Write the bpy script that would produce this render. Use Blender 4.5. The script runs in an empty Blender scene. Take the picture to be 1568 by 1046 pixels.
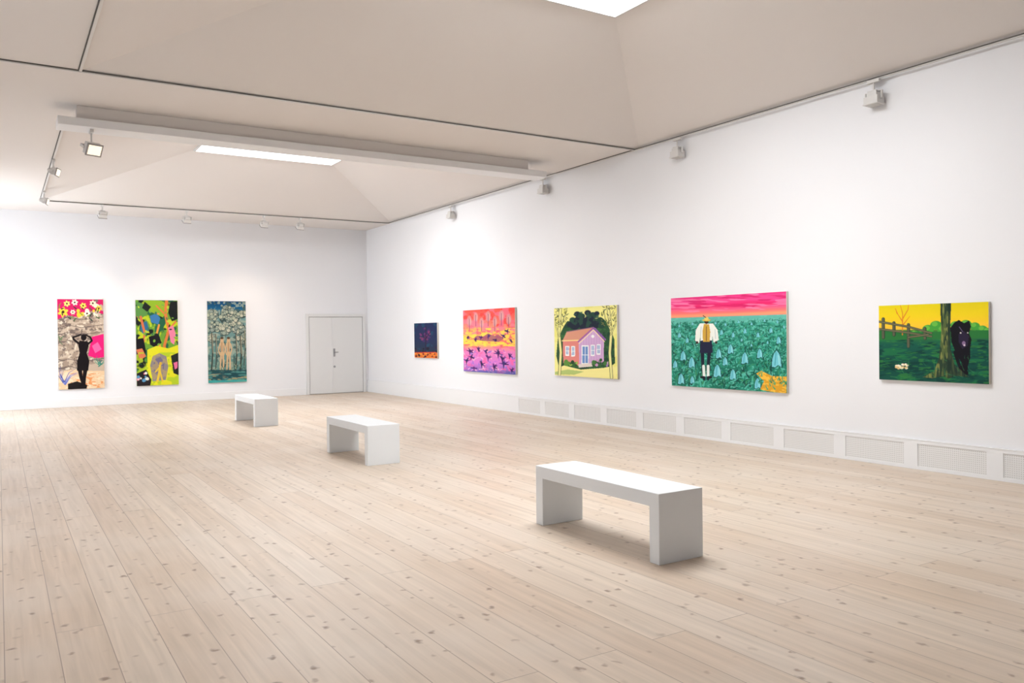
import bpy, bmesh, math, random
import numpy as np
from mathutils import Matrix, Vector

random.seed(7)
H=1.45
XR,YB,ZC=7.981,19.614,4.107
XL,YN=-1.7,-4.0
XC=0.729            # coffer left edge
C1=(2.2,9.142)      # near coffer y range
C2=(11.15,18.046)   # far coffer y range
SX=(3.07,5.70); SZ=4.865
S1=(4.5,6.887); S2=(13.4,15.72)
scn=bpy.context.scene
scn.view_settings.view_transform='Standard'
scn.view_settings.look='None'
scn.view_settings.exposure=0.0

# ---------------------------------------------------------------- helpers
def s2l(c):
    c=np.asarray(c,float)/255.
    return np.where(c<=.04045,c/12.92,((c+.055)/1.055)**2.4)
def new_mat(name,base,rough=.6,spec=.3,emit=None,es=0):
    m=bpy.data.materials.new(name); m.use_nodes=True
    b=m.node_tree.nodes['Principled BSDF']
    b.inputs['Base Color'].default_value=base
    b.inputs['Roughness'].default_value=rough
    b.inputs['Specular IOR Level'].default_value=spec
    if emit:
        b.inputs['Emission Color'].default_value=emit
        b.inputs['Emission Strength'].default_value=es
    return m
def N(m,t,**k):
    n=m.node_tree.nodes.new(t)
    for a,v in k.items(): setattr(n,a,v)
    return n
def L(m,a,b): m.node_tree.links.new(a,b)
def plaster(name,c,var=.015):
    m=new_mat(name,c,.9,.08); b=m.node_tree.nodes['Principled BSDF']
    tc=N(m,'ShaderNodeTexCoord'); n=N(m,'ShaderNodeTexNoise'); n.inputs['Scale'].default_value=.7; n.inputs['Detail'].default_value=1
    L(m,tc.outputs['Object'],n.inputs['Vector'])
    mx=N(m,'ShaderNodeMix',data_type='RGBA')
    mx.inputs[6].default_value=tuple(x*(1-var) for x in c[:3])+(1,); mx.inputs[7].default_value=tuple(min(1,x*(1+var)) for x in c[:3])+(1,)
    L(m,n.outputs['Fac'],mx.inputs[0]); L(m,mx.outputs[2],b.inputs['Base Color'])
    return m
M_wall=plaster('wall_paint',(.81,.81,.83,1))
M_ceil=plaster('ceiling_paint',(.76,.715,.685,1))
M_trim=new_mat('white_gloss_paint',(.81,.81,.82,1),.45,.35)
M_door=plaster('door_paint',(.74,.735,.73,1))
M_dark=new_mat('dark_gap',(.13,.12,.11,1),.8,.1)
M_grey=new_mat('gap_shade_bezel_grey',(.34,.32,.31,1),.7,.2)  # painted shade behind the door leaves; plain own grey on lamp bezels
M_bench=plaster('bench_lacquer',(.83,.85,.87,1),.01)
M_metal=new_mat('brushed_steel',(.35,.35,.36,1),.35,.5); M_metal.node_tree.nodes['Principled BSDF'].inputs['Metallic'].default_value=.9
M_lamp=new_mat('lamp_white_metal',(.66,.64,.62,1),.4,.4)
M_lens=new_mat('lamp_lens_lit',(.9,.85,.75,1),.3,.4,(1,.86,.68,1),.8)
M_lens0=new_mat('lamp_lens_glass',(.55,.53,.50,1),.25,.5)
M_sky=new_mat('skylight_glass',(1,1,1,1),.4,.3,(.95,.98,1,1),13)
M_win=new_mat('window_glass',(1,1,1,1),.4,.3,(.88,.94,1,1),1.2)
M_win2=new_mat('window_glass_bright',(1,1,1,1),.4,.3,(.84,.92,1,1),7.5)

def mesh_obj(name,verts,faces,mats,fm=None,bevel=0,parent=None):
    me=bpy.data.meshes.new(name); me.from_pydata(verts,[],faces)
    for m in mats: me.materials.append(m)
    if fm:
        for p,i in zip(me.polygons,fm): p.material_index=i
    me.validate(); me.update()
    o=bpy.data.objects.new(name,me); scn.collection.objects.link(o)
    if bevel:
        md=o.modifiers.new('bevel','BEVEL'); md.width=bevel; md.segments=2; md.limit_method='ANGLE'
    if parent: o.parent=parent
    return o
class MB:
    """accumulates boxes / cylinders in one mesh"""
    def __init__(s): s.v=[];s.f=[];s.m=[]
    def box(s,x0,x1,y0,y1,z0,z1,mi=0,mat=None):
        b=len(s.v); c=[(x,y,z) for x in(x0,x1) for y in(y0,y1) for z in(z0,z1)]
        if mat: c=[tuple(mat@Vector(p)) for p in c]
        s.v+=c
        for q in [(0,1,3,2),(4,6,7,5),(0,4,5,1),(2,3,7,6),(0,2,6,4),(1,5,7,3)]:
            s.f.append([b+i for i in q]); s.m.append(mi)
    def cyl(s,p0,p1,r0,r1,mi=0,n=16,mat=None):
        p0=Vector(p0);p1=Vector(p1);d=(p1-p0).normalized()
        a=d.orthogonal().normalized();c=d.cross(a);b=len(s.v)
        for p,r in((p0,r0),(p1,r1)):
            for i in range(n):
                t=2*math.pi*i/n; q=p+a*math.cos(t)*r+c*math.sin(t)*r
                if mat: q=mat@q
                s.v.append(tuple(q))
        for i in range(n):
            j=(i+1)%n; s.f.append([b+i,b+j,b+n+j,b+n+i]); s.m.append(mi)
        s.f.append([b+i for i in range(n)][::-1]); s.m.append(mi)
        s.f.append([b+n+i for i in range(n)]); s.m.append(mi)
    def obj(s,name,mats,bevel=0,parent=None): return mesh_obj(name,s.v,s.f,mats,s.m,bevel,parent)

# ---------------------------------------------------------------- floor
def floor_mat():
    m=new_mat('pine_floorboards',(.6,.5,.42,1),.42,.35); b=m.node_tree.nodes['Principled BSDF']
    tc=N(m,'ShaderNodeTexCoord'); sp=N(m,'ShaderNodeSeparateXYZ'); L(m,tc.outputs['Object'],sp.inputs[0])
    cb=N(m,'ShaderNodeCombineXYZ'); L(m,sp.outputs['Y'],cb.inputs['X']); L(m,sp.outputs['X'],cb.inputs['Y'])
    br=N(m,'ShaderNodeTexBrick'); br.offset=.37; br.offset_frequency=2
    for k,v in (('Scale',1),('Mortar Size',.0024),('Mortar Smooth',.3),('Bias',0),('Brick Width',4.6),('Row Height',.215)): br.inputs[k].default_value=v
    br.inputs['Color1'].default_value=(0,0,0,1); br.inputs['Color2'].default_value=(1,1,1,1); br.inputs['Mortar'].default_value=(.5,.5,.5,1)
    L(m,cb.outputs[0],br.inputs['Vector'])
    ramp=N(m,'ShaderNodeValToRGB'); e=ramp.color_ramp
    e.elements[0].color=(.62,.487,.372,1); e.elements[1].color=(.70,.59,.485,1)
    e2=e.elements.new(.5); e2.color=(.66,.535,.42,1)
    L(m,br.outputs['Color'],ramp.inputs['Fac'])
    # per-board offset of the grain
    off=N(m,'ShaderNodeVectorMath',operation='MULTIPLY_ADD'); off.inputs[1].default_value=(9,9,9)
    L(m,br.outputs['Color'],off.inputs[0]); L(m,cb.outputs[0],off.inputs[2])
    mp=N(m,'ShaderNodeMapping'); mp.inputs['Scale'].default_value=(1.1,26,1); L(m,off.outputs[0],mp.inputs['Vector'])
    gn=N(m,'ShaderNodeTexNoise'); gn.inputs['Scale'].default_value=1; gn.inputs['Detail'].default_value=3; gn.inputs['Distortion'].default_value=.6
    L(m,mp.outputs[0],gn.inputs['Vector'])
    gr=N(m,'ShaderNodeMapRange'); gr.inputs[1].default_value=.3; gr.inputs[2].default_value=.75; gr.inputs[3].default_value=1.05; gr.inputs[4].default_value=.85
    L(m,gn.outputs['Fac'],gr.inputs[0])
    mul=N(m,'ShaderNodeVectorMath',operation='SCALE'); L(m,ramp.outputs['Color'],mul.inputs[0]); L(m,gr.outputs[0],mul.inputs['Scale'])
    # pale soap patches
    pn=N(m,'ShaderNodeTexNoise'); pn.inputs['Scale'].default_value=.9; pn.inputs['Detail'].default_value=5; L(m,tc.outputs['Object'],pn.inputs['Vector'])
    pr=N(m,'ShaderNodeMapRange'); pr.inputs[1].default_value=.42; pr.inputs[2].default_value=.7; pr.inputs[3].default_value=0; pr.inputs[4].default_value=.5
    L(m,pn.outputs['Fac'],pr.inputs[0])
    mxp=N(m,'ShaderNodeMix',data_type='RGBA'); mxp.inputs[7].default_value=(.70,.615,.53,1)
    L(m,pr.outputs[0],mxp.inputs[0]); L(m,mul.outputs[0],mxp.inputs[6])
    # knots (wobbled voronoi cells, clustered)
    wn=N(m,'ShaderNodeTexNoise'); wn.inputs['Scale'].default_value=22; wn.inputs['Detail'].default_value=1; L(m,cb.outputs[0],wn.inputs['Vector'])
    wa=N(m,'ShaderNodeVectorMath',operation='MULTIPLY_ADD'); wa.inputs[1].default_value=(.06,.04,0); L(m,wn.outputs['Color'],wa.inputs[0]); L(m,off.outputs[0],wa.inputs[2])
    last=mxp.outputs[2]
    for sx,sy,r0,r1,thr,amt,c in ((3.6,4.4,.03,.10,.42,.9,(.25,.165,.115,1)),(6.4,7.4,.04,.13,.55,.8,(.32,.22,.16,1))):
        mp2=N(m,'ShaderNodeMapping'); mp2.inputs['Scale'].default_value=(sx,sy,1); mp2.inputs['Location'].default_value=(thr*10,0,0)
        L(m,wa.outputs[0],mp2.inputs['Vector'])
        vo=N(m,'ShaderNodeTexVoronoi',voronoi_dimensions='2D'); vo.inputs['Scale'].default_value=1; L(m,mp2.outputs[0],vo.inputs['Vector'])
        k=N(m,'ShaderNodeMapRange'); k.inputs[1].default_value=r0; k.inputs[2].default_value=r1; k.inputs[3].default_value=1; k.inputs[4].default_value=0
        L(m,vo.outputs['Distance'],k.inputs[0])
        sc=N(m,'ShaderNodeSeparateColor'); L(m,vo.outputs['Color'],sc.inputs[0])
        g=N(m,'ShaderNodeMapRange'); g.inputs[1].default_value=thr; g.inputs[2].default_value=thr+.35; g.inputs[3].default_value=0; g.inputs[4].default_value=amt
        L(m,sc.outputs[0],g.inputs[0])
        kk=N(m,'ShaderNodeMath',operation='MULTIPLY'); L(m,k.outputs[0],kk.inputs[0]); L(m,g.outputs[0],kk.inputs[1])
        mx=N(m,'ShaderNodeMix',data_type='RGBA'); mx.inputs[7].default_value=c
        L(m,kk.outputs[0],mx.inputs[0]); L(m,last,mx.inputs[6]); last=mx.outputs[2]
    ms=N(m,'ShaderNodeMath',operation='MULTIPLY'); ms.inputs[1].default_value=.75; L(m,br.outputs['Fac'],ms.inputs[0])
    mx=N(m,'ShaderNodeMix',data_type='RGBA'); mx.inputs[7].default_value=(.24,.17,.13,1)
    L(m,ms.outputs[0],mx.inputs[0]); L(m,last,mx.inputs[6]); L(m,mx.outputs[2],b.inputs['Base Color'])
    rr=N(m,'ShaderNodeMapRange'); rr.inputs[3].default_value=.34; rr.inputs[4].default_value=.5; L(m,gn.outputs['Fac'],rr.inputs[0]); L(m,rr.outputs[0],b.inputs['Roughness'])
    return m
W=.15
f=MB(); f.box(XL,XR,YN,YB,-.1,0); f.obj('floor',[floor_mat()])

# ---------------------------------------------------------------- walls
w=MB(); w.box(XR,XR+W,YN,YB+W,-.1,ZC+.05); w.obj('wall_right',[M_wall])
w=MB(); w.box(XL-W,XR,YB,YB+W,-.1,ZC+.05); w.obj('wall_back',[M_wall])
w=MB(); w.box(XL-W,XR+W,YN-W,YN,-.1,ZC+.05); w.obj('wall_front',[M_wall])
# left wall with window openings
wins=[(15.9,18.9),(10.5,13.5),(5,8),(-1,2)]
ZW=(.35,3.3)
w=MB(); ys=[YN]
for a,b_ in sorted(wins):
    w.box(XL-W,XL,ys[-1],a,-.1,ZC+.05); w.box(XL-W,XL,a,b_,-.1,ZW[0]); w.box(XL-W,XL,a,b_,ZW[1],ZC+.05); ys.append(b_)
w.box(XL-W,XL,ys[-1],YB,-.1,ZC+.05); w.obj('wall_left',[M_wall])
for i,(a,b_) in enumerate(sorted(wins)):
    w=MB(); w.box(XL-.12,XL-.11,a,b_,ZW[0],ZW[1],1)
    for y in np.linspace(a,b_,4): w.box(XL-.11,XL-.05,y-.03,y+.03,ZW[0],ZW[1],0)
    for z in (ZW[0]+.03,2.4,ZW[1]-.03): w.box(XL-.11,XL-.05,a,b_,z-.03,z+.03,0)
    w.obj('window_%d'%(i+1),[M_trim,M_win2 if i==3 else M_win])

# ---------------------------------------------------------------- ceiling with two hipped coffers
v=[];fc=[];fm=[]
def quad(pts,mi=0):
    b=len(v); v.extend(pts); fc.append([b,b+1,b+2,b+3]); fm.append(mi)
def flat(x0,x1,y0,y1): quad([(x0,y0,ZC),(x0,y1,ZC),(x1,y1,ZC),(x1,y0,ZC)])
flat(XL,XC,YN,YB)
flat(XC,XR,YN,C1[0]); flat(XC,XR,C1[1],C2[0]); flat(XC,XR,C2[1],YB)
for (a,b_),(p,q) in ((C1,S1),(C2,S2)):
    lo=[(XC,a,ZC),(XR,a,ZC),(XR,b_,ZC),(XC,b_,ZC)]
    hi=[(SX[0],p,SZ),(SX[1],p,SZ),(SX[1],q,SZ),(SX[0],q,SZ)]
    up=[(x,y,SZ+.42) for x,y,z in hi]
    for i in range(4):
        j=(i+1)%4
        quad([lo[i],hi[i],hi[j],lo[j]]); quad([hi[i],up[i],up[j],hi[j]],1)
mesh_obj('ceiling',v,fc,[M_ceil,M_trim],fm)
for (p,q) in (S1,S2):
    w=MB(); w.box(SX[0]+.002,SX[1]-.002,p+.002,q-.002,SZ+.32,SZ+.335,1)
    t=.03
    z0=SZ-.03
    w.box(SX[0],SX[1],p,p+t,z0,z0+.05,0); w.box(SX[0],SX[1],q-t,q,z0,z0+.05,0)
    w.box(SX[0],SX[0]+t,p+t,q-t,z0,z0+.05,0); w.box(SX[1]-t,SX[1],p+t,q-t,z0,z0+.05,0)
    w.obj('skylight',[M_lamp,M_sky])

# ---------------------------------------------------------------- lighting track along coffer edges
tr=MB(); ZT=ZC-.001
def rail(x0,y0,x1,y1):
    w_=.012
    if x0==x1:
        tr.box(x0-w_,x0+w_,y0,y1,ZC-.02,ZT,0); tr.box(x0-w_-.010,x0-w_,y0,y1,ZC-.010,ZT,1)
    else:
        tr.box(x0,x1,y0-w_,y0+w_,ZC-.02,ZT,0); tr.box(x0,x1,y0-w_-.010,y0-w_,ZC-.010,ZT,1)
XT=XR-.10
rail(XL+.01,C1[1],XT,C1[1]); rail(XC,C1[0],XC,C1[1]-.03); rail(XT+.03,YN+.01,XT+.03,C2[1])
rail(XC,C2[0],XC,C2[1]-.03); rail(XC,C2[1],XT,C2[1])
tr.obj('lighting_track',[M_lamp,M_dark])

# hanging beam in front of the far coffer
w=MB(); w.box(.80,6.95,10.52,10.72,3.955,ZC-.001,1); w.box(.60,7.25,10.46,10.80,3.862,3.955,0)
w.obj('ceiling_beam',[M_trim,M_ceil],.004)

# ---------------------------------------------------------------- track spotlights
def spotlight(x,y,ztop,aim,energy=0,size=1.0,colr=(1,.87,.72),lens=None,cone=62):
    o=Vector((x,y,ztop)); b=MB()
    b.box(-.02,.02,-.07,.07,-.035,0,0)                  # track adapter
    b.cyl((0,0,-.03),(0,0,-.13*size),.010,.010,0)       # stem
    c=Vector((0,0,-.17*size)); d=(Vector(aim)-(o+c)).normalized()
    q=d.to_track_quat('-Z','Y').to_matrix().to_4x4(); T=Matrix.Translation(c)@q
    s=size
    # yoke
    b.box(-.085*s,-.075*s,-.015,.015,-.02,.05*s,0,T); b.box(.075*s,.085*s,-.015,.015,-.02,.05*s,0,T); b.box(-.085*s,.085*s,-.015,.015,.05*s,.058*s,0,T)
    # head: housing, rear body, cooling fins, bezel, lens
    b.box(-.07*s,.07*s,-.055*s,.055*s,-.055*s,.01*s,0,T); b.box(-.05*s,.05*s,-.04*s,.04*s,.01*s,.045*s,0,T)
    for k in range(5): b.box(-.045*s,.045*s,(-.034+.017*k-.003)*s,(-.034+.017*k+.003)*s,.045*s,.065*s,0,T)
    b.box(-.076*s,.076*s,-.061*s,.061*s,-.065*s,-.052*s,2,T); b.box(-.062*s,.062*s,-.047*s,.047*s,-.068*s,-.064*s,1,T)
    ob=b.obj('track_spotlight',[M_lamp,M_lens if (energy or lens) else M_lens0,M_grey if (energy or lens) else M_lamp],.003); ob.location=o
    if energy:
        l=bpy.data.lights.new('spot_lamp','SPOT'); l.energy=energy; l.spot_size=math.radians(cone); l.spot_blend=1; l.shadow_soft_size=.05; l.color=colr
        lo=bpy.data.objects.new('spot_lamp',l); scn.collection.objects.link(lo); lo.parent=ob
        lo.matrix_local=Matrix.Translation(c+d*.09)@q
    return ob
ZS=ZC-.021
for y in (5.29,8.25,11.5,14.85):
    spotlight(XT+.01,y,ZS,(XT-.05,y,1.2),0,1.15)
for x,e in ((1.79,60),(3.37,60),(4.97,55),(5.77,20)):
    spotlight(x,C2[1],ZS,(x-.25,YB,1.6),e,1.05,(1,.80,.58))
spotlight(XC,13.8,ZS,(XR,10.8,1.95),230,1.0,(1,.94,.86),cone=30); spotlight(XC,16.8,ZS,(XR,14.9,1.9),170,1.0,(1,.94,.86),cone=36)
spotlight(.95,10.62,3.861,(2.6,6.5,1.2),0,1.2,lens=True)
spotlight(XC,5.8,ZS,(XR,7.4,2.0),210,1.0,(1,.94,.86),cone=38); spotlight(XC,4.0,ZS,(XR,4.75,1.9),170,1.0,(1,.94,.86),cone=32)

# ---------------------------------------------------------------- baseboards + convector grille
w=MB(); w.box(XL+.001,6.36,YB-.022,YB-.001,0.001,.17); w.box(7.92,XR-.032,YB-.022,YB-.001,0.001,.17); w.obj('baseboard_back',[M_trim],.004)
w=MB(); w.box(XL+.001,XL+.02,YN,YB-.03,0.001,.17); w.obj('baseboard_left',[M_trim],.004)
def grille_mat():
    m=new_mat('perforated_metal',(.8,.8,.8,1),.5,.3); b=m.node_tree.nodes['Principled BSDF']
    tc=N(m,'ShaderNodeTexCoord'); sp=N(m,'ShaderNodeSeparateXYZ'); L(m,tc.outputs['Object'],sp.inputs[0])
    sq=[]
    for a in('Y','Z'):
        d=N(m,'ShaderNodeMath',operation='DIVIDE'); d.inputs[1].default_value=.02; L(m,sp.outputs[a],d.inputs[0])
        fr=N(m,'ShaderNodeMath',operation='FRACT'); L(m,d.outputs[0],fr.inputs[0])
        s_=N(m,'ShaderNodeMath',operation='SUBTRACT'); s_.inputs[1].default_value=.5; L(m,fr.outputs[0],s_.inputs[0])
        p=N(m,'ShaderNodeMath',operation='POWER'); p.inputs[1].default_value=2; L(m,s_.outputs[0],p.inputs[0]); sq.append(p)
    ad=N(m,'ShaderNodeMath',operation='ADD'); L(m,sq[0].outputs[0],ad.inputs[0]); L(m,sq[1].outputs[0],ad.inputs[1])
    lt=N(m,'ShaderNodeMath',operation='LESS_THAN'); lt.inputs[1].default_value=.06; L(m,ad.outputs[0],lt.inputs[0])
    mx=N(m,'ShaderNodeMix',data_type='RGBA'); mx.inputs[6].default_value=(.77,.765,.76,1); mx.inputs[7].default_value=(.52,.51,.50,1)
    L(m,lt.outputs[0],mx.inputs[0]); L(m,mx.outputs[2],b.inputs['Base Color']); return m
w=MB(); xf=XR-.03; xe=XR-.001; YE=YB-.001
w.box(xf,xe,YN+.001,YE,0.001,.035,0); w.box(xf,xe,YN+.001,YE,.265,.30,0); w.box(xf-.004,xe,YN+.001,YE,.30,.307,0)
yprev=YN+.001
for k in range(-9,10):
    a=4.179+.842*k; b_=a+.69
    if a>yprev: w.box(xf,xe,yprev,a,.035,.265,0)
    w.box(xf+.007,xe,max(a,YN+.001),b_,.035,.265,1)
    yprev=b_
w.box(xf,xe,yprev,YE,.035,.265,0)
w.obj('baseboard_right',[M_trim,grille_mat()])

# ---------------------------------------------------------------- double door
dr=bpy.data.objects.new('door_1',None); scn.collection.objects.link(dr); dr.location=(7.14,YB,0)
def part(name,mb,mats,bev=0):
    o=mb.obj(name,mats,bev,dr); return o
xa,xb,zt=6.44-7.14,7.84-7.14,1.912
w=MB(); w.box(xa-.07,xa,-.035,-.001,0.001,zt+.07); w.box(xb,xb+.07,-.035,-.001,0.001,zt+.07); w.box(xa,xb,-.035,-.001,zt,zt+.07); part('frame',w,[M_door],.004)
w=MB(); w.box(xa,xb,-.004,-.001,0.001,zt); part('gap_shade',w,[M_grey])  # grey sheet, shade in the gaps around the leaves put in as colour
xm=(508.0-472)/(555-472)*(xb-xa)*.98+xa
w=MB(); w.box(xa+.012,xm-.006,-.022,-.004,.012,zt-.012); part('leaf_left',w,[M_door],.003)
w=MB(); w.box(xm+.006,xb-.012,-.022,-.004,.012,zt-.012); part('leaf_right',w,[M_door],.003)
w=MB(); w.box(xm-.012,xm+.008,-.03,-.02,.012,zt-.012); part('astragal',w,[M_door],.002)
w=MB(); hx=xm+.045
w.box(hx-.025,hx+.025,-.028,-.02,.92,1.12); w.cyl((hx,-.028,1.03),(hx,-.065,1.03),.012,.012); w.cyl((hx-.02,-.062,1.03),(hx+.09,-.062,1.03),.011,.011); w.cyl((hx,-.02,.67),(hx,-.036,.67),.028,.028)
part('handle',w,[M_metal])

# ---------------------------------------------------------------- benches (U profile, thick white board)
def bench(x0,x1,y0,y1):
    hb=.444;th=.09
    pr=[(y0,0),(y0+th,0),(y0+th,hb-th),(y1-th,hb-th),(y1-th,0),(y1,0),(y1,hb),(y0,hb)]
    cx,cy=(x0+x1)/2,(y0+y1)/2
    v=[(x-cx,y-cy,z) for x in(x0,x1) for y,z in pr]
    n=8; F=[]
    for i in range(n):
        j=(i+1)%n; F.append([i,j,n+j,n+i][::-1])
    for s in (0,n):
        for q in ((0,1,2,7),(2,3,6,7),(3,4,5,6)):
            F.append([s+i for i in (q if s==0 else q[::-1])])
    me=bpy.data.meshes.new('gallery_bench'); me.from_pydata(v,[],F); me.materials.append(M_bench)
    bm=bmesh.new(); bm.from_mesh(me); bmesh.ops.recalc_face_normals(bm,faces=bm.faces); 
    bmesh.ops.dissolve_limit(bm,angle_limit=.01,verts=bm.verts,edges=bm.edges); bm.to_mesh(me); bm.free()
    o=bpy.data.objects.new('gallery_bench',me); scn.collection.objects.link(o); o.location=(cx,cy,0)
    md=o.modifiers.new('bevel','BEVEL'); md.width=.004; md.segments=2
for a in ((3.438,3.812,3.788,5.155),(3.433,3.817,8.481,9.81),(3.447,3.82,13.226,14.52)): bench(*a)

# ---------------------------------------------------------------- paintings: painted pixel-grid meshes with colour attribute
def hom(c):
    A=[];B=[]
    for (u,v_),(x,y) in zip(((0,0),(1,0),(1,1),(0,1)),c):
        A.append([u,v_,1,0,0,0,-u*x,-v_*x]);B.append(x);A.append([0,0,0,u,v_,1,-u*y,-v_*y]);B.append(y)
    return np.append(np.linalg.solve(np.array(A,float),np.array(B,float)),1).reshape(3,3)
class Art:
    def __init__(s,c,res=1.7,seed=1):
        s.c=c; w_=c[1][0]-c[0][0]; h_=c[2][1]-c[1][1]
        s.W=int(w_*res);s.H=int(h_*res)
        U,V=np.meshgrid(np.linspace(0,1,s.W),np.linspace(0,1,s.H)); s.U=U;s.V=V
        h_=hom(c); d=h_[2,0]*U+h_[2,1]*V+h_[2,2]
        s.X=(h_[0,0]*U+h_[0,1]*V+h_[0,2])/d; s.Y=(h_[1,0]*U+h_[1,1]*V+h_[1,2])/d
        s.I=np.zeros((s.H,s.W,3)); s.r=np.random.RandomState(seed)
    def put(s,mask,c,a=1):
        m=mask.astype(float)*a
        s.I=s.I*(1-m[...,None])+np.asarray(c,float)*m[...,None]
    def fill(s,c): s.I[:]=c
    def vgrad(s,stops,Yf=None):
        Y=s.Y if Yf is None else Yf
        ys=[q[0] for q in stops]
        for k in range(3): s.I[...,k]=np.interp(Y,ys,[q[1][k] for q in stops])
    def noise(s,sc,seed=0,sy=None):
        sy=sy or sc; r=np.random.RandomState(seed+11); g=r.rand(128,128)
        x=s.X/sc;y=s.Y/sy; xi=np.floor(x).astype(int);yi=np.floor(y).astype(int);fx=x-xi;fy=y-yi
        fx=fx*fx*(3-2*fx);fy=fy*fy*(3-2*fy)
        G=lambda a,b:g[a%128,b%128]
        return (G(xi,yi)*(1-fx)+G(xi+1,yi)*fx)*(1-fy)+(G(xi,yi+1)*(1-fx)+G(xi+1,yi+1)*fx)*fy
    def mott(s,sc,c,thr=.55,a=1,seed=0,mask=None,sy=None,soft=.08):
        n=s.noise(sc,seed,sy)*.7+s.noise(sc*.45,seed+5,(sy or sc)*.45)*.3
        m=np.clip((n-thr)/soft,0,1)
        if mask is not None: m=m*mask
        s.put(m,c,a)
    def pmask(s,p):
        x,y=s.X,s.Y;m=np.zeros(x.shape,bool);n=len(p)
        for i in range(n):
            x1,y1=p[i];x2,y2=p[(i+1)%n]
            if y1==y2: continue
            m^=((y1>y)!=(y2>y))&(x<(x2-x1)*(y-y1)/(y2-y1)+x1)
        return m
    def poly(s,p,c,a=1): s.put(s.pmask(p),c,a)
    def line(s,p,w_,c,a=1,w2=None):
        m=np.zeros(s.X.shape)
        n=len(p)-1
        for i in range(n):
            (x1,y1),(x2,y2)=p[i],p[i+1]; dx,dy=x2-x1,y2-y1; q=max(dx*dx+dy*dy,1e-9)
            t=np.clip(((s.X-x1)*dx+(s.Y-y1)*dy)/q,0,1)
            ww=w_ if w2 is None else w_+(w2-w_)*(i+t)/n
            d=np.hypot(s.X-x1-t*dx,s.Y-y1-t*dy)
            m=np.maximum(m,np.clip((ww/2-d)/.5+.5,0,1))
        s.put(m,c,a)
    def emask(s,cx,cy,rx,ry,rot=0):
        r=math.radians(rot);x=s.X-cx;y=s.Y-cy
        q=np.hypot((x*math.cos(r)+y*math.sin(r))/rx,(-x*math.sin(r)+y*math.cos(r))/ry)
        return np.clip((1-q)*min(rx,ry)/.6+.5,0,1)
    def ell(s,cx,cy,rx,ry,c,a=1,rot=0): s.put(s.emask(cx,cy,rx,ry,rot),c,a)
    def blobs(s,n,x0,x1,y0,y1,r0,r1,cs,asp=1,a=1,rot=180):
        for _ in range(n):
            r_=s.r.uniform(r0,r1); s.ell(s.r.uniform(x0,x1),s.r.uniform(y0,y1),r_,r_*asp*s.r.uniform(.7,1.3),cs[s.r.randint(len(cs))],a,s.r.uniform(-rot,rot))
    def leaves(s,n,x0,x1,y0,y1,l0,l1,w_,cs,ang=(-70,-110),a=1):
        for _ in range(n):
            x=s.r.uniform(x0,x1);y=s.r.uniform(y0,y1);l=s.r.uniform(l0,l1);t=math.radians(s.r.uniform(*ang))
            s.line([(x,y),(x+l*math.cos(t)*.6,y+l*math.sin(t)*.6),(x+l*math.cos(t+.25),y+l*math.sin(t+.25))],w_,cs[s.r.randint(len(cs))],a,.3)
M_canvas=new_mat('raw_canvas_edge',(.72,.68,.60,1),.8,.1)
def paint_mat():
    m=new_mat('oil_paint',(1,1,1,1),.6,.15); b=m.node_tree.nodes['Principled BSDF']
    a=N(m,'ShaderNodeAttribute'); a.attribute_name='paint'; L(m,a.outputs['Color'],b.inputs['Base Color'])
    return m
M_paint=paint_mat()
def hang(art,wall,a,b,zt,zb,name='canvas_painting'):
    k=.995; th=.04; gp=-.002
    a*=k;b*=k;zt=H+(zt-H)*k;zb=H+(zb-H)*k
    cm=(a+b)/2;cz=(zt+zb)/2
    W_,H_=art.W,art.H
    A=(a-cm)+(b-a)*art.U; Z=(zt-cz)+(zb-zt)*art.V
    if wall=='R': P=np.stack([np.full_like(A,-th),A,Z],-1); loc=(XR,cm,cz)
    else: P=np.stack([A,np.full_like(A,-th),Z],-1); loc=(cm,YB,cz)
    P=P.reshape(-1,3)
    back=[]
    for (u,v_) in ((a-cm,zt-cz),(b-cm,zt-cz),(b-cm,zb-cz),(a-cm,zb-cz)):
        for d in (-th,gp):
            back.append((d,u,v_) if wall=='R' else (u,d,v_))
    nv=W_*H_; V=np.vstack([P,np.array(back)])
    i,j=np.meshgrid(np.arange(W_-1),np.arange(H_-1)); q=(j*W_+i).ravel()
    F=np.stack([q,q+W_,q+W_+1,q+1],-1)
    side=[]
    for t in range(4):
        u=(t+1)%4; side.append([nv+2*t,nv+2*u,nv+2*u+1,nv+2*t+1])
    side.append([nv+1,nv+3,nv+5,nv+7])
    F=np.vstack([F,np.array(side)])
    me=bpy.data.meshes.new(name)
    me.vertices.add(len(V)); me.vertices.foreach_set('co',V.ravel().astype(np.float32))
    me.loops.add(F.size); me.loops.foreach_set('vertex_index',F.ravel().astype(np.int32))
    me.polygons.add(len(F)); me.polygons.foreach_set('loop_start',np.arange(0,F.size,4,dtype=np.int32))
    me.update(calc_edges=True)
    mi=np.zeros(len(F),np.int32); mi[-5:]=1; me.materials.append(M_paint); me.materials.append(M_canvas)
    me.polygons.foreach_set('material_index',mi)
    at=me.color_attributes.new('paint','FLOAT_COLOR','POINT')
    C=np.ones((len(V),4),np.float32); C[:nv,:3]=s2l(np.clip(art.I,0,255)).reshape(-1,3); at.data.foreach_set('color',C.ravel())
    me.update()
    o=bpy.data.objects.new(name,me); scn.collection.objects.link(o); o.location=loc
    return o

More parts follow.
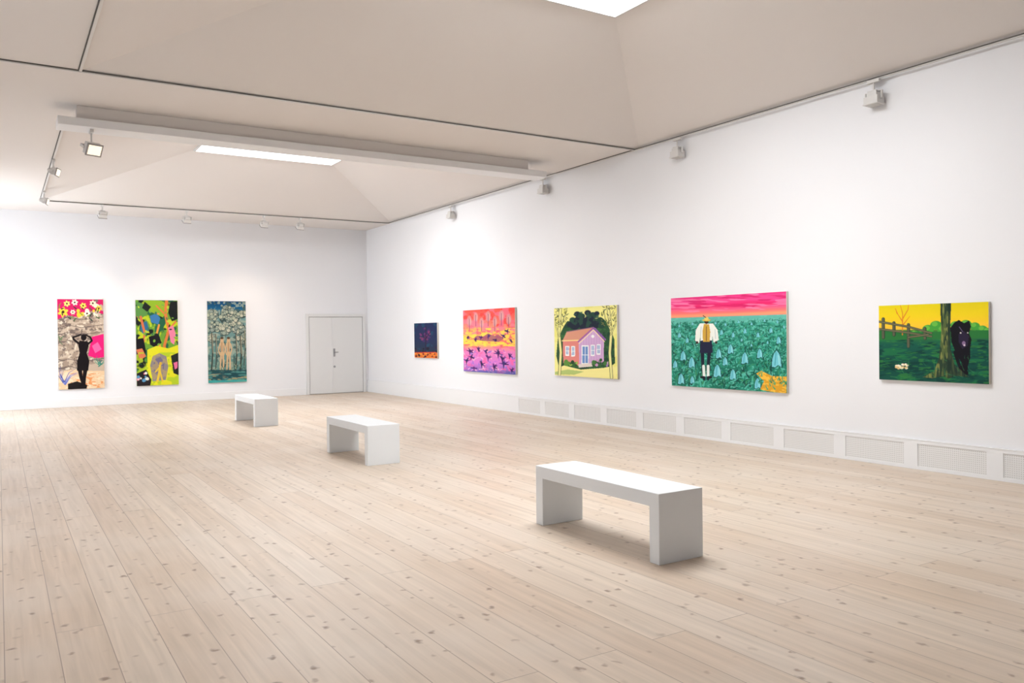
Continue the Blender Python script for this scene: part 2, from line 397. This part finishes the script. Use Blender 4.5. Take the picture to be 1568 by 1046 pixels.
# --- 1: black silhouette among rocks and flowers
A=Art([(88,458),(159,458),(160,594),(90,597)],2.2,1)
A.fill((160,141,125)); A.mott(9,(198,180,160),.5,.9,1,sy=6); A.mott(7,(112,98,92),.62,.9,2,sy=4); A.mott(5,(224,212,192),.7,.9,3); A.mott(3,(90,78,75),.72,.7,4)
for y in (488,500,511,524,552,563): A.line([(88,y+3),(105,y-2),(125,y+2),(160,y-3)],1.1,(95,82,78),.7)
A.poly([(88,458),(160,458),(160,481),(140,476),(120,486),(104,483),(88,490)],(205,28,98))
A.blobs(16,118,160,460,484,2,5,[(238,225,205),(190,165,150),(240,200,60),(120,100,95)])
for x,y,r_,c in ((97,478,8,(248,205,70)),(103,465,5,(245,225,120)),(115,463,5,(250,235,215)),(128,468,5,(245,215,90)),(143,464,5,(240,225,195)),(152,472,5,(245,205,70)),(112,478,4,(250,235,205)),(134,480,5,(250,240,220))):
    for k in range(6):
        t=k*math.pi/3+x; A.ell(x+math.cos(t)*r_*.55,y+math.sin(t)*r_*.5,r_*.5,r_*.3,c,1,math.degrees(t))
    A.ell(x,y,r_*.28,r_*.28,(70,40,30))
A.leaves(16,90,158,470,492,4,9,2,[(60,90,50),(35,60,45),(120,150,60)],(-160,-20))
A.poly([(141,516),(160,511),(160,547),(147,549),(135,545)],(222,30,115)); A.poly([(141,530),(150,524),(156,535),(146,541)],(240,100,160))
A.poly([(90,570),(112,566),(160,568),(160,594),(90,597)],(226,196,158)); A.mott(6,(240,215,185),.5,.9,8,A.Y>570,sy=3); A.mott(6,(222,140,84),.62,.9,9,(A.Y>572)&(A.X>108),sy=2.5)
A.poly([(104,588),(118,584),(134,590),(132,596),(104,597)],(24,20,22)); A.poly([(133,560),(150,556),(160,560),(160,568),(135,568)],(190,170,150))
K=(18,12,16)
A.ell(128.5,517,4.4,5,K); A.line([(123,528),(113,520),(112,517),(124,513)],3.4,K,1,2.4); A.line([(134,528),(141,522),(139,517),(132,513)],3.2,K,1,2.2)
A.poly([(122,522),(135,523),(136,530),(133,541),(137,553),(135,568),(118,568),(118,554),(122,541),(120,529)],K)
A.line([(122,564),(124,578),(127,590)],7,K,1,3.4); A.line([(131,564),(129,578),(129,590)],7,K,1,3.4); A.line([(125,590),(121,592)],2,K)
A.leaves(12,96,102,585,590,14,26,1.3,[(96,112,190),(140,150,215),(70,80,150)],(-140,-50))
A.leaves(9,150,156,556,562,8,14,1.2,[(40,120,110),(60,150,120)],(-140,-40))
A.leaves(6,92,96,520,530,6,10,1,[(70,110,70)],(-140,-40))
hang(A,'B',1.061,1.931,2.287,.374)

# --- 2: lime / black forest
A=Art([(208,460),(273,459),(274,589),(210,591)],2.2,2)
A.fill((106,154,52)); A.mott(12,(24,30,30),.57,1,2,sy=13); A.mott(9,(186,202,40),.58,1,3); A.mott(8,(36,96,66),.6,1,4,sy=12)
A.poly([(220,460),(248,460),(262,470),(250,486),(232,478),(222,470)],(140,176,44)); A.poly([(208,462),(222,466),(226,482),(214,490),(208,484)],(88,140,70))
A.poly([(230,484),(240,480),(246,487),(243,497),(232,494)],(60,118,170)); A.poly([(217,496),(225,492),(229,505),(222,514),(215,507)],(46,100,140))
A.poly([(262,461),(273,460),(273,488),(264,492),(258,478)],(22,26,28)); A.poly([(222,462),(232,470),(226,478),(218,472)],(26,32,30))
A.line([(256,460),(254,480),(259,505),(252,530),(257,560)],5,(214,122,62),1,4); A.line([(259,505),(270,492)],2.6,(214,122,62)); A.line([(254,482),(240,468)],2.4,(214,122,62))
A.line([(216,486),(222,510),(218,540)],4,(208,112,70),1,3); A.line([(244,498),(238,520),(247,534)],3,(232,150,70))
A.poly([(258,502),(266,498),(270,512),(267,528),(262,524)],(226,128,158)); A.poly([(228,516),(243,512),(248,525),(238,533),(230,528)],(24,24,30))
A.poly([(209,520),(220,518),(224,538),(220,558),(209,556)],(22,22,26)); A.poly([(209,536),(218,534),(224,546),(215,552)],(210,120,80))
A.poly([(226,536),(240,530),(258,534),(274,528),(274,589),(210,591),(214,572),(226,560)],(220,216,40)); A.mott(7,(170,196,44),.54,.9,7,A.Y>540)
A.poly([(230,560),(234,546),(244,541),(255,546),(258,562),(254,582),(234,584)],(138,130,130)); A.poly([(234,562),(238,550),(246,547),(252,556),(250,570),(238,572)],(112,104,130)); A.mott(4,(170,150,110),.5,.8,9,A.pmask([(230,560),(234,546),(244,541),(255,546),(258,562),(254,582),(234,584)]))
A.line([(245,560),(244,572),(241,584)],3.4,(224,190,60)); A.line([(245,568),(249,584)],2.4,(224,190,60)); A.ell(246,557,2,2.4,(214,170,60)); A.line([(244,563),(238,570)],1.8,(224,190,60))
A.poly([(262,545),(274,540),(274,575),(266,572)],(30,34,34)); A.poly([(266,556),(272,554),(272,564),(268,566)],(228,110,150))
A.poly([(210,572),(224,566),(232,582),(230,591),(210,591)],(36,30,34)); A.blobs(10,211,226,570,590,1.2,3,[(240,130,160),(90,150,190),(230,230,220)])
A.blobs(40,209,273,462,530,1.0,2.8,[(180,205,60),(28,30,30),(60,110,80),(120,170,60),(216,130,70)],.6)
hang(A,'B',2.571,3.442,2.282,.383)

# --- 3: cauliflower trees and nudes
A=Art([(318,461),(377,461),(379,585),(320,586)],2.4,3)
A.vgrad([(461,(14,62,104)),(472,(24,88,128)),(480,(110,144,144)),(585,(88,128,120))])
A.mott(5,(66,90,88),.57,.8,3); A.mott(4,(156,166,150),.55,.8,4)
dk=(56,74,74); lt=[(172,176,154),(154,164,148),(190,188,166),(138,150,140)]
def caul(cx,cy,R,n):
    A.ell(cx,cy,R*1.1,R*.9,dk)
    for k in range(n):
        t=A.r.uniform(0,6.28); q=R*math.sqrt(A.r.uniform(0,1)); x=cx+q*math.cos(t);y=cy+q*math.sin(t)*.85; r_=A.r.uniform(1.8,3.2)
        A.ell(x,y,r_+.45,r_+.35,dk); A.ell(x-.2,y-.3,r_,r_*.9,lt[A.r.randint(4)])
for cx,cy,R in ((327,482,8),(352,486,14),(371,481,7),(330,500,9),(366,503,10),(345,505,8),(325,518,6),(371,520,6),(350,476,8)): caul(cx,cy,R,int(R*4))
for x,y0_,y1_,w_ in ((325,510,570,2.2),(331,512,574,1.5),(362,512,572,1.8),(369,514,570,2.2),(375,506,560,1.2)):
    A.line([(x,y0_),(x+1.5,(y0_+y1_)/2),(x-.5,y1_)],w_,(58,62,56)); A.line([(x+.6,y0_),(x+2,(y0_+y1_)/2)],.8,(170,160,135))
sk=(204,170,130)
for cx,s_ in ((340.5,1),(350.5,-1)):
    A.ell(cx,519,2.4,2.8,sk); A.line([(cx,522),(cx+s_*.5,540)],5.4,sk,1,4.2); A.line([(cx-1,540),(cx-2,556),(cx-2.5,571)],3,sk,1,1.8); A.line([(cx+1.4,540),(cx+2.6,556),(cx+2,572)],3,sk,1,1.8)
    A.line([(cx-3,526),(cx-5,536),(cx-3,543)],1.7,sk); A.line([(cx+3,526),(cx+5,535),(cx+3,543)],1.7,sk); A.line([(cx,524),(cx,538)],.7,(120,84,60)); A.ell(cx,517.5,2.4,1.7,(80,60,44))
A.put(np.clip((A.Y-566)/4,0,1),(70,132,128),.85); A.mott(10,(30,66,74),.5,.9,9,A.Y>566,sy=1.7); A.mott(8,(168,150,110),.6,.9,12,A.Y>572,sy=1.5); A.put(A.Y>582,(60,170,165),.8)
A.leaves(26,320,378,556,570,3,8,1,[(120,150,120),(40,70,60),(170,170,140)],(-130,-50))
hang(A,'B',4.084,4.953,2.276,.384)

# --- 4: small night painting
A=Art([(634,495),(669,494),(670,549),(635,547)],3,4)
A.vgrad([(494,(26,38,80)),(520,(30,44,80)),(538,(34,48,70)),(550,(40,34,48))]); A.mott(6,(22,72,98),.55,.7,3)
for k in range(46):
    t=A.r.uniform(0,6.28);q=A.r.uniform(0,1)**.6; A.ell(652+9*q*math.cos(t),513+11*q*math.sin(t),1.6,1.6,[(80,40,100),(120,50,106),(56,40,92),(140,56,100)][A.r.randint(4)],.7)
A.line([(652,500),(652,536)],1.2,(40,22,50)); A.line([(652,520),(645,510)],.9,(40,22,50)); A.line([(652,518),(660,507)],.9,(40,22,50))
A.blobs(14,636,668,532,539,1,2.2,[(26,24,40),(50,34,60)])
A.put((A.Y>540),(216,112,44)); A.mott(4,(240,160,60),.5,.9,7,A.Y>540,sy=1.5); A.blobs(14,636,668,541,548,.8,1.8,[(60,26,36),(120,50,40)])
for x in np.arange(636,669,2.2): A.ell(x,539.6,.8,.8,(226,60,50))
hang(A,'R',16.855,15.715,1.696,.925)

# --- 5: red / yellow / violet orchard with dark figures
A=Art([(709,475),(788,471),(790,573),(710,569)],1.9,5)
A.vgrad([(471,(232,78,66)),(486,(240,100,90)),(500,(246,140,116)),(507,(250,186,90)),(526,(252,200,80)),(531,(240,150,130)),(538,(230,126,184)),(556,(212,122,204)),(573,(104,96,176))])
A.mott(9,(236,60,56),.54,.7,3,A.Y<500,sy=6); A.mott(8,(246,120,150),.54,.7,14,A.Y<512,sy=6); A.mott(8,(240,100,160),.56,.7,4,A.Y>530,sy=5)
for x,y,rx,ry in ((719,491,4,8),(729,485,3.4,7),(738,494,3.6,8),(748,484,4,8),(758,492,3.4,8),(768,483,4,8),(779,489,4,8)):
    A.ell(x,y,rx,ry,(206,150,154),.75); A.ell(x+.6,y+1,rx*.5,ry*.7,(228,180,166),.6); A.line([(x,y-ry*.4),(x,y+ry+7)],.9,(130,70,110))
A.mott(6,(230,100,110),.6,.9,15,(A.Y>500)&(A.Y<532),sy=3); A.mott(7,(255,214,80),.53,.9,16,(A.Y>502)&(A.Y<530),sy=3)
A.poly([(724,519),(731,513),(740,515),(748,510),(757,514),(764,512),(772,518),(764,523),(740,522)],(150,80,110),.8)
nv=[(62,26,88),(44,28,78),(100,40,120),(60,44,110)]
A.leaves(110,711,788,536,572,3,7,1.5,[(246,160,212),(180,100,206),(110,110,206),(250,186,200),(240,130,190)],(-180,0),.85)
for x,y,s_ in ((716,517,4),(728,520,4),(737,517,4),(748,516,5),(758,520,4),(771,514,5),(777,507,5),(783,522,4),(720,538,7),(715,553,7),(733,535,5),(748,548,7),(764,541,9),(781,545,6),(757,562,7),(738,558,7),(772,557,9),(784,567,6),(726,564,6),(744,538,5),(770,550,8),(722,547,6)):
    for k in range(5):
        t=math.radians(A.r.uniform(-180,60)); A.line([(x,y),(x+s_*math.cos(t)*.8,y+s_*math.sin(t)*.8)],2.3,nv[A.r.randint(4)],.9,.9)
    A.line([(x,y-s_*.2),(x+A.r.uniform(-1,1),y+s_*.8)],s_*.45,nv[A.r.randint(4)],.9,.6)
A.put((A.Y>568),(70,84,160),.5)
hang(A,'R',14.55,12.586,1.918,.69)

# --- 6: pink summer house
A=Art([(848,472),(944,467),(946,580),(850,575)],2.1,6)
A.fill((238,232,146)); A.mott(9,(230,224,124),.55,.7,2)
GP=[(862,502),(868,492),(895,488),(924,488),(933,498),(941,520),(942,556),(925,568),(885,570),(856,562),(852,545),(854,520)]
G=(40,82,50); A.poly(GP,G); gm=A.pmask(GP); A.mott(7,(60,108,58),.52,.8,3,gm,sy=4); A.mott(6,(26,58,46),.56,.8,4,gm,sy=5)
for x,y,r_,c in ((877,490,5,0),(884,481,5,1),(891,484,5,0),(900,479,5,1),(908,483,6,0),(914,480,4,1),(919,490,5,0),(873,497,5,1),(888,491,9,1),(903,491,9,1),(912,497,7,1),(880,498,8,1),(921,499,5,0),(896,497,10,1)): A.ell(x,y,r_,r_*.85,((30,64,52),(24,34,52))[c])
A.mott(5,(36,76,60),.54,.8,5,A.emask(897,489,24,12))
A.poly([(862,520),(889,518),(889,560),(863,556)],(222,134,126)); A.poly([(886,518),(908,501),(925,518),(925,553),(888,561)],(206,168,208))
for x in range(890,925,4): A.line([(x,510),(x,558)],.5,(170,130,184),.7)
A.poly([(862,521),(868,508),(908,501),(888,522)],(214,150,124)); A.line([(861,522),(888,521)],1.6,(244,222,150)); A.line([(886,523),(909,502),(927,520)],2.4,(160,94,160)); A.line([(887,526),(909,505),(926,523)],1.1,(246,228,160)); A.line([(868,508),(909,501)],1.2,(130,90,120))
A.poly([(907,502),(912,502),(928,519),(925,521)],(132,90,156))
Wt=(240,240,238);Bl=(106,140,196)
for x0,x1,ya_,yb_ in ((866,872,530,545),(875,881,530,546),(891,902,529,558),(905,911,528,545),(914,920,527,543)):
    A.poly([(x0,ya_),(x1,ya_),(x1,yb_),(x0,yb_)],Wt); A.poly([(x0+1.3,ya_+1.5),(x1-1.3,ya_+1.5),(x1-1.3,yb_-2),(x0+1.3,yb_-2)],Bl)
    A.line([((x0+x1)/2,ya_),((x0+x1)/2,yb_)],.9,Wt); A.line([(x0,(ya_+yb_)/2),(x1,(ya_+yb_)/2)],.9,Wt)
A.poly([(886,558),(906,556),(908,561),(887,563)],(222,210,200)); A.ell(908,515,2.4,2.4,Wt)
A.blobs(22,862,888,554,561,1.6,3.4,[(90,140,60),(50,100,50),(150,180,80),(36,70,44)]); A.blobs(18,908,936,551,560,1.6,3.4,[(70,120,60),(150,120,170),(50,90,50),(200,150,190)])
A.poly([(850,566),(864,560),(890,566),(925,563),(940,560),(946,580),(850,576)],(240,230,150)); A.poly([(850,570),(870,566),(895,569),(880,574),(850,574)],(150,180,100),.7)
T=(232,226,150);D=(60,70,46)
for p in ([(857,576),(859,540),(856,510),(858,470)],[(937,578),(934,540),(936,510),(931,470)]):
    A.line(p,4.6,D); A.line(p,3.4,T)
for p in ([(857,500),(865,484),(868,472)],[(857,515),(851,500),(850,486)],[(857,492),(852,480)],[(935,505),(927,488),(924,474)],[(935,512),(942,498),(943,482)],[(933,490),(939,476)]):
    A.line(p,2.4,D,1,1.2); A.line(p,1.5,T,1,.7)
A.leaves(40,849,870,470,500,2,5,1.5,[(120,120,60),(50,70,50)],(-160,-20),.9); A.leaves(40,920,944,470,500,2,5,1.5,[(120,120,60),(50,70,50)],(-160,-20),.9)
hang(A,'R',11.344,9.687,1.859,.727)

# --- 7: large pink sky over teal field
A=Art([(1027,457),(1203,446),(1206,603),(1029,589)],1.75,7)
Yp=A.V*140+0.0
wv=(A.noise(34,3,9)-.5)*7
A.vgrad([(0,(232,50,130)),(8,(242,76,146)),(14,(232,34,104)),(20,(246,96,138)),(25,(250,116,116)),(29,(252,166,116)),(32,(240,130,130)),(34,(90,170,170))],Yp+wv*np.clip(1-Yp/30,0,1)*1.4)
A.mott(26,(214,30,100),.58,.7,5,(Yp<20),sy=3); A.mott(24,(252,140,180),.6,.7,8,(Yp<24),sy=3)
F=(Yp>31.5)
A.put(F,(96,182,166)); A.put(F&(Yp>42),(60,160,138)); A.put(np.clip((Yp-50)/60,0,1)*F,(30,124,102),.8)
A.mott(6,(30,110,92),.5,.8,9,F&(Yp>38),sy=4); A.mott(4,(106,196,176),.6,.8,10,F,sy=2)
def y_at(v,x):
    u=(x-1028)/177.; return (457-11*u)+(v/140)*(132+25*u)
for row in range(40,142,3):
    sz=2+ (row-36)/100*7; n=int(170/ (sz*.95))
    for _ in range(n):
        x=A.r.uniform(1028,1205); y=y_at(row+A.r.uniform(-2,2),x); t=math.radians(A.r.uniform(-150,-30)); l=sz*A.r.uniform(.8,1.5)
        c=[(20,84,68),(28,110,88),(48,150,122),(84,184,162),(20,66,62),(56,140,96)][A.r.randint(6)]
        A.line([(x,y),(x+l*.6*math.cos(t),y+l*.6*math.sin(t)),(x+l*math.cos(t+.4),y+l*math.sin(t+.4))],sz*.33,c,.95,.3)
def hood(x,y,s_):
    c1=(118,200,212)
    A.poly([(x-.55*s_,y+s_),(x-.5*s_,y+.1*s_),(x-.32*s_,y-.5*s_),(x,y-.85*s_),(x+.32*s_,y-.5*s_),(x+.52*s_,y+.1*s_),(x+.6*s_,y+s_),(x+.2*s_,y+.8*s_),(x-.15*s_,y+1.05*s_)],(20,70,66),.7)
    A.poly([(x-.45*s_,y+.85*s_),(x-.4*s_,y+.1*s_),(x-.25*s_,y-.4*s_),(x,y-.72*s_),(x+.25*s_,y-.4*s_),(x+.42*s_,y+.1*s_),(x+.48*s_,y+.9*s_),(x+.15*s_,y+.7*s_),(x-.12*s_,y+.92*s_)],c1)
    A.line([(x-.05*s_,y-.5*s_),(x-.15*s_,y+.7*s_)],s_*.1,(76,160,172)); A.line([(x+.2*s_,y-.2*s_),(x+.28*s_,y+.6*s_)],s_*.1,(160,220,220))
for x,y,s_ in ((1040,512,5),(1052,520,5),(1104,508,5),(1122,512,5),(1140,506,5),(1160,512,5),(1180,505,5),(1192,520,7),(1046,543,9),(1059,553,10),(1100,540,9),(1118,533,9),(1140,547,11),(1163,540,9),(1189,548,16),(1098,566,12),(1122,572,10),(1043,578,10),(1060,580,7),(1160,586,10),(1110,552,8),(1034,556,7)): hood(x,y,s_)
for x,y in ((1040,498),(1060,495),(1095,494),(1110,496),(1130,492),(1150,495),(1170,490),(1190,492),(1200,500),(1135,520),(1150,528),(1175,524)): hood(x,y,3)
PA=[(1158,572),(1166,568),(1182,576),(1205,577),(1205,604),(1186,601),(1164,597),(1170,584)]
A.poly(PA,(216,158,44)); A.mott(5,(240,190,70),.5,.9,20,A.pmask(PA),sy=2)
A.leaves(26,1160,1205,574,600,4,9,1.8,[(30,110,80),(60,160,110)],(-150,-30))
# figure
A.line([(1075,535),(1076,560),(1078,580)],5.6,(24,30,46),1,3.8); A.line([(1086,535),(1084,560),(1084,580)],5.6,(24,30,46),1,3.8)
A.line([(1077,560),(1078,575)],4.2,(226,232,226)); A.line([(1084,560),(1084,575)],4.2,(226,232,226)); A.ell(1076,577,4,1.8,(20,20,30)); A.ell(1086,577,4,1.8,(20,20,30))
A.poly([(1072,516),(1089,516),(1091,540),(1071,540)],(30,34,60))
A.poly([(1071,495),(1091,495),(1098,505),(1100,520),(1092,524),(1090,514),(1090,521),(1072,521),(1072,514),(1070,525),(1064,521),(1065,505)],(236,238,230))
A.poly([(1077,496),(1085,496),(1087,508),(1086,523),(1076,523),(1075,508)],(206,164,66)); A.line([(1081,500),(1081,521)],1.2,(120,80,50)); A.line([(1073,500),(1072,516)],.9,(180,196,200)); A.line([(1094,504),(1095,518)],.9,(180,196,200))
A.ell(1081,492,3,3.6,(60,34,34)); A.ell(1081,490,6.5,1.7,(222,190,80)); A.ell(1081,487.5,3.2,2.6,(230,204,104)); A.line([(1076,483),(1080,486)],1,(60,40,40)); A.ell(1067,524,1.8,2,(60,34,34)); A.ell(1096,524,1.8,2,(60,34,34))
hang(A,'R',8.502,6.524,1.907,.688)

# --- 8: dark animal behind a tree
A=Art([(1345,468),(1513,462),(1515,590),(1347,579)],1.7,8)
Yp=A.V*118
A.vgrad([(0,(224,204,20)),(18,(236,206,26)),(32,(246,198,50)),(38,(238,186,60)),(40,(60,124,52)),(50,(44,110,60)),(62,(20,86,70)),(90,(14,70,62)),(118,(18,78,64))],Yp)
A.mott(20,(30,110,66),.55,.8,3,Yp>42,sy=4); A.mott(16,(8,58,54),.58,.9,4,Yp>50,sy=3); A.mott(10,(50,124,58),.62,.7,6,Yp>42,sy=2.5)
for x,y,r_ in ((1420,504,9),(1432,498,9),(1412,508,6),(1442,505,8),(1462,498,8),(1478,497,9),(1492,500,8),(1504,505,8),(1512,508,7),(1400,510,5)): A.ell(x,y,r_,r_*.75,(66,156,58)); A.ell(x-2,y-2,r_*.5,r_*.4,(110,186,70),.8)
A.poly([(1345,505),(1380,508),(1430,508),(1515,506),(1515,518),(1345,520)],(40,112,54))
for p in ([(1381,512),(1381,480),(1377,466)],[(1381,492),(1372,478)],[(1381,488),(1389,474),(1390,466)],[(1381,498),(1392,484)],[(1373,480),(1370,472)]): A.line(p,1.7,(214,120,40),1,.7)
Fb=(92,92,70)
for x,y0_,y1_ in ((1352,488,516),(1390,497,530),(1368,494,512),(1415,503,518)): A.line([(x,y0_),(x+.5,y1_)],5,(40,60,50)); A.line([(x-.6,y0_),(x,y1_)],3.4,Fb)
for p in ([(1346,492),(1390,500),(1425,510)],[(1346,503),(1390,509),(1425,515)],[(1390,516),(1420,512)]): A.line(p,3.4,(40,60,50)); A.line(p,2.3,(110,104,76))
# animal
K=(14,12,22)
A.poly([(1454,502),(1460,494),(1467,490),(1475,495),(1483,491),(1486,500),(1483,511),(1487,520),(1485,535),(1480,549),(1482,566),(1478,573),(1471,571),(1472,556),(1463,541),(1456,524)],K)
A.line([(1462,540),(1467,556),(1473,571)],6,K,1,3.6); A.line([(1482,530),(1483,548),(1478,569)],5.6,K,1,3.4); A.poly([(1472,569),(1482,569),(1483,575),(1472,575)],K)
A.poly([(1467,512),(1475,507),(1483,515),(1481,530),(1473,535),(1467,524)],(38,30,54)); A.ell(1475,526,2.8,3.4,(130,104,140)); A.ell(1476,529,1.6,1.6,(210,190,206)); A.ell(1470,510,1.3,1.1,(230,220,210)); A.ell(1481,510,1.1,1,(220,210,200)); A.line([(1468,501),(1473,508)],1.4,(90,80,110))
# trunk
TP=[(1438,464),(1455,464),(1454,500),(1455,536),(1461,558),(1478,574),(1484,578),(1462,576),(1452,580),(1444,576),(1428,579),(1412,577),(1430,568),(1437,548),(1440,510)]
A.poly(TP,(82,98,56)); tm=A.pmask(TP)
A.mott(3,(36,56,44),.5,.9,12,tm,sy=18); A.mott(2.4,(134,138,74),.6,.9,14,tm,sy=14); A.put(tm&(A.X>1450),(26,44,40),.6)
for _ in range(20): A.ell(A.r.uniform(1370,1390),A.r.uniform(557,563),2.2,1.6,[(240,226,190),(250,240,220),(220,190,130)][A.r.randint(3)])
A.leaves(50,1347,1514,545,586,5,14,1.1,[(40,120,80),(10,50,50),(60,140,80)],(-200,20),.6)
hang(A,'R',5.313,4.168,1.692,.905)

# ---------------------------------------------------------------- world + camera
wd=bpy.data.worlds.new('sky'); scn.world=wd; wd.use_nodes=True
wd.node_tree.nodes['Background'].inputs[0].default_value=(.75,.85,1,1); wd.node_tree.nodes['Background'].inputs[1].default_value=1
cam=bpy.data.cameras.new('camera'); co=bpy.data.objects.new('camera',cam); scn.collection.objects.link(co); scn.camera=co
yaw,pi,ro=math.radians(32.154),math.radians(-.591),math.radians(-.717)
F_=Vector((math.sin(yaw)*math.cos(pi),math.cos(yaw)*math.cos(pi),math.sin(pi))); R_=Vector((math.cos(yaw),-math.sin(yaw),0)); U_=R_.cross(F_)
R2=R_*math.cos(ro)+U_*math.sin(ro); U2=-R_*math.sin(ro)+U_*math.cos(ro)
m=Matrix((R2,U2,-F_)).transposed().to_4x4(); m.translation=Vector((0,0,H)); co.matrix_world=m
cam.sensor_width=36; cam.lens=1276.342*36/1600; cam.clip_start=.05
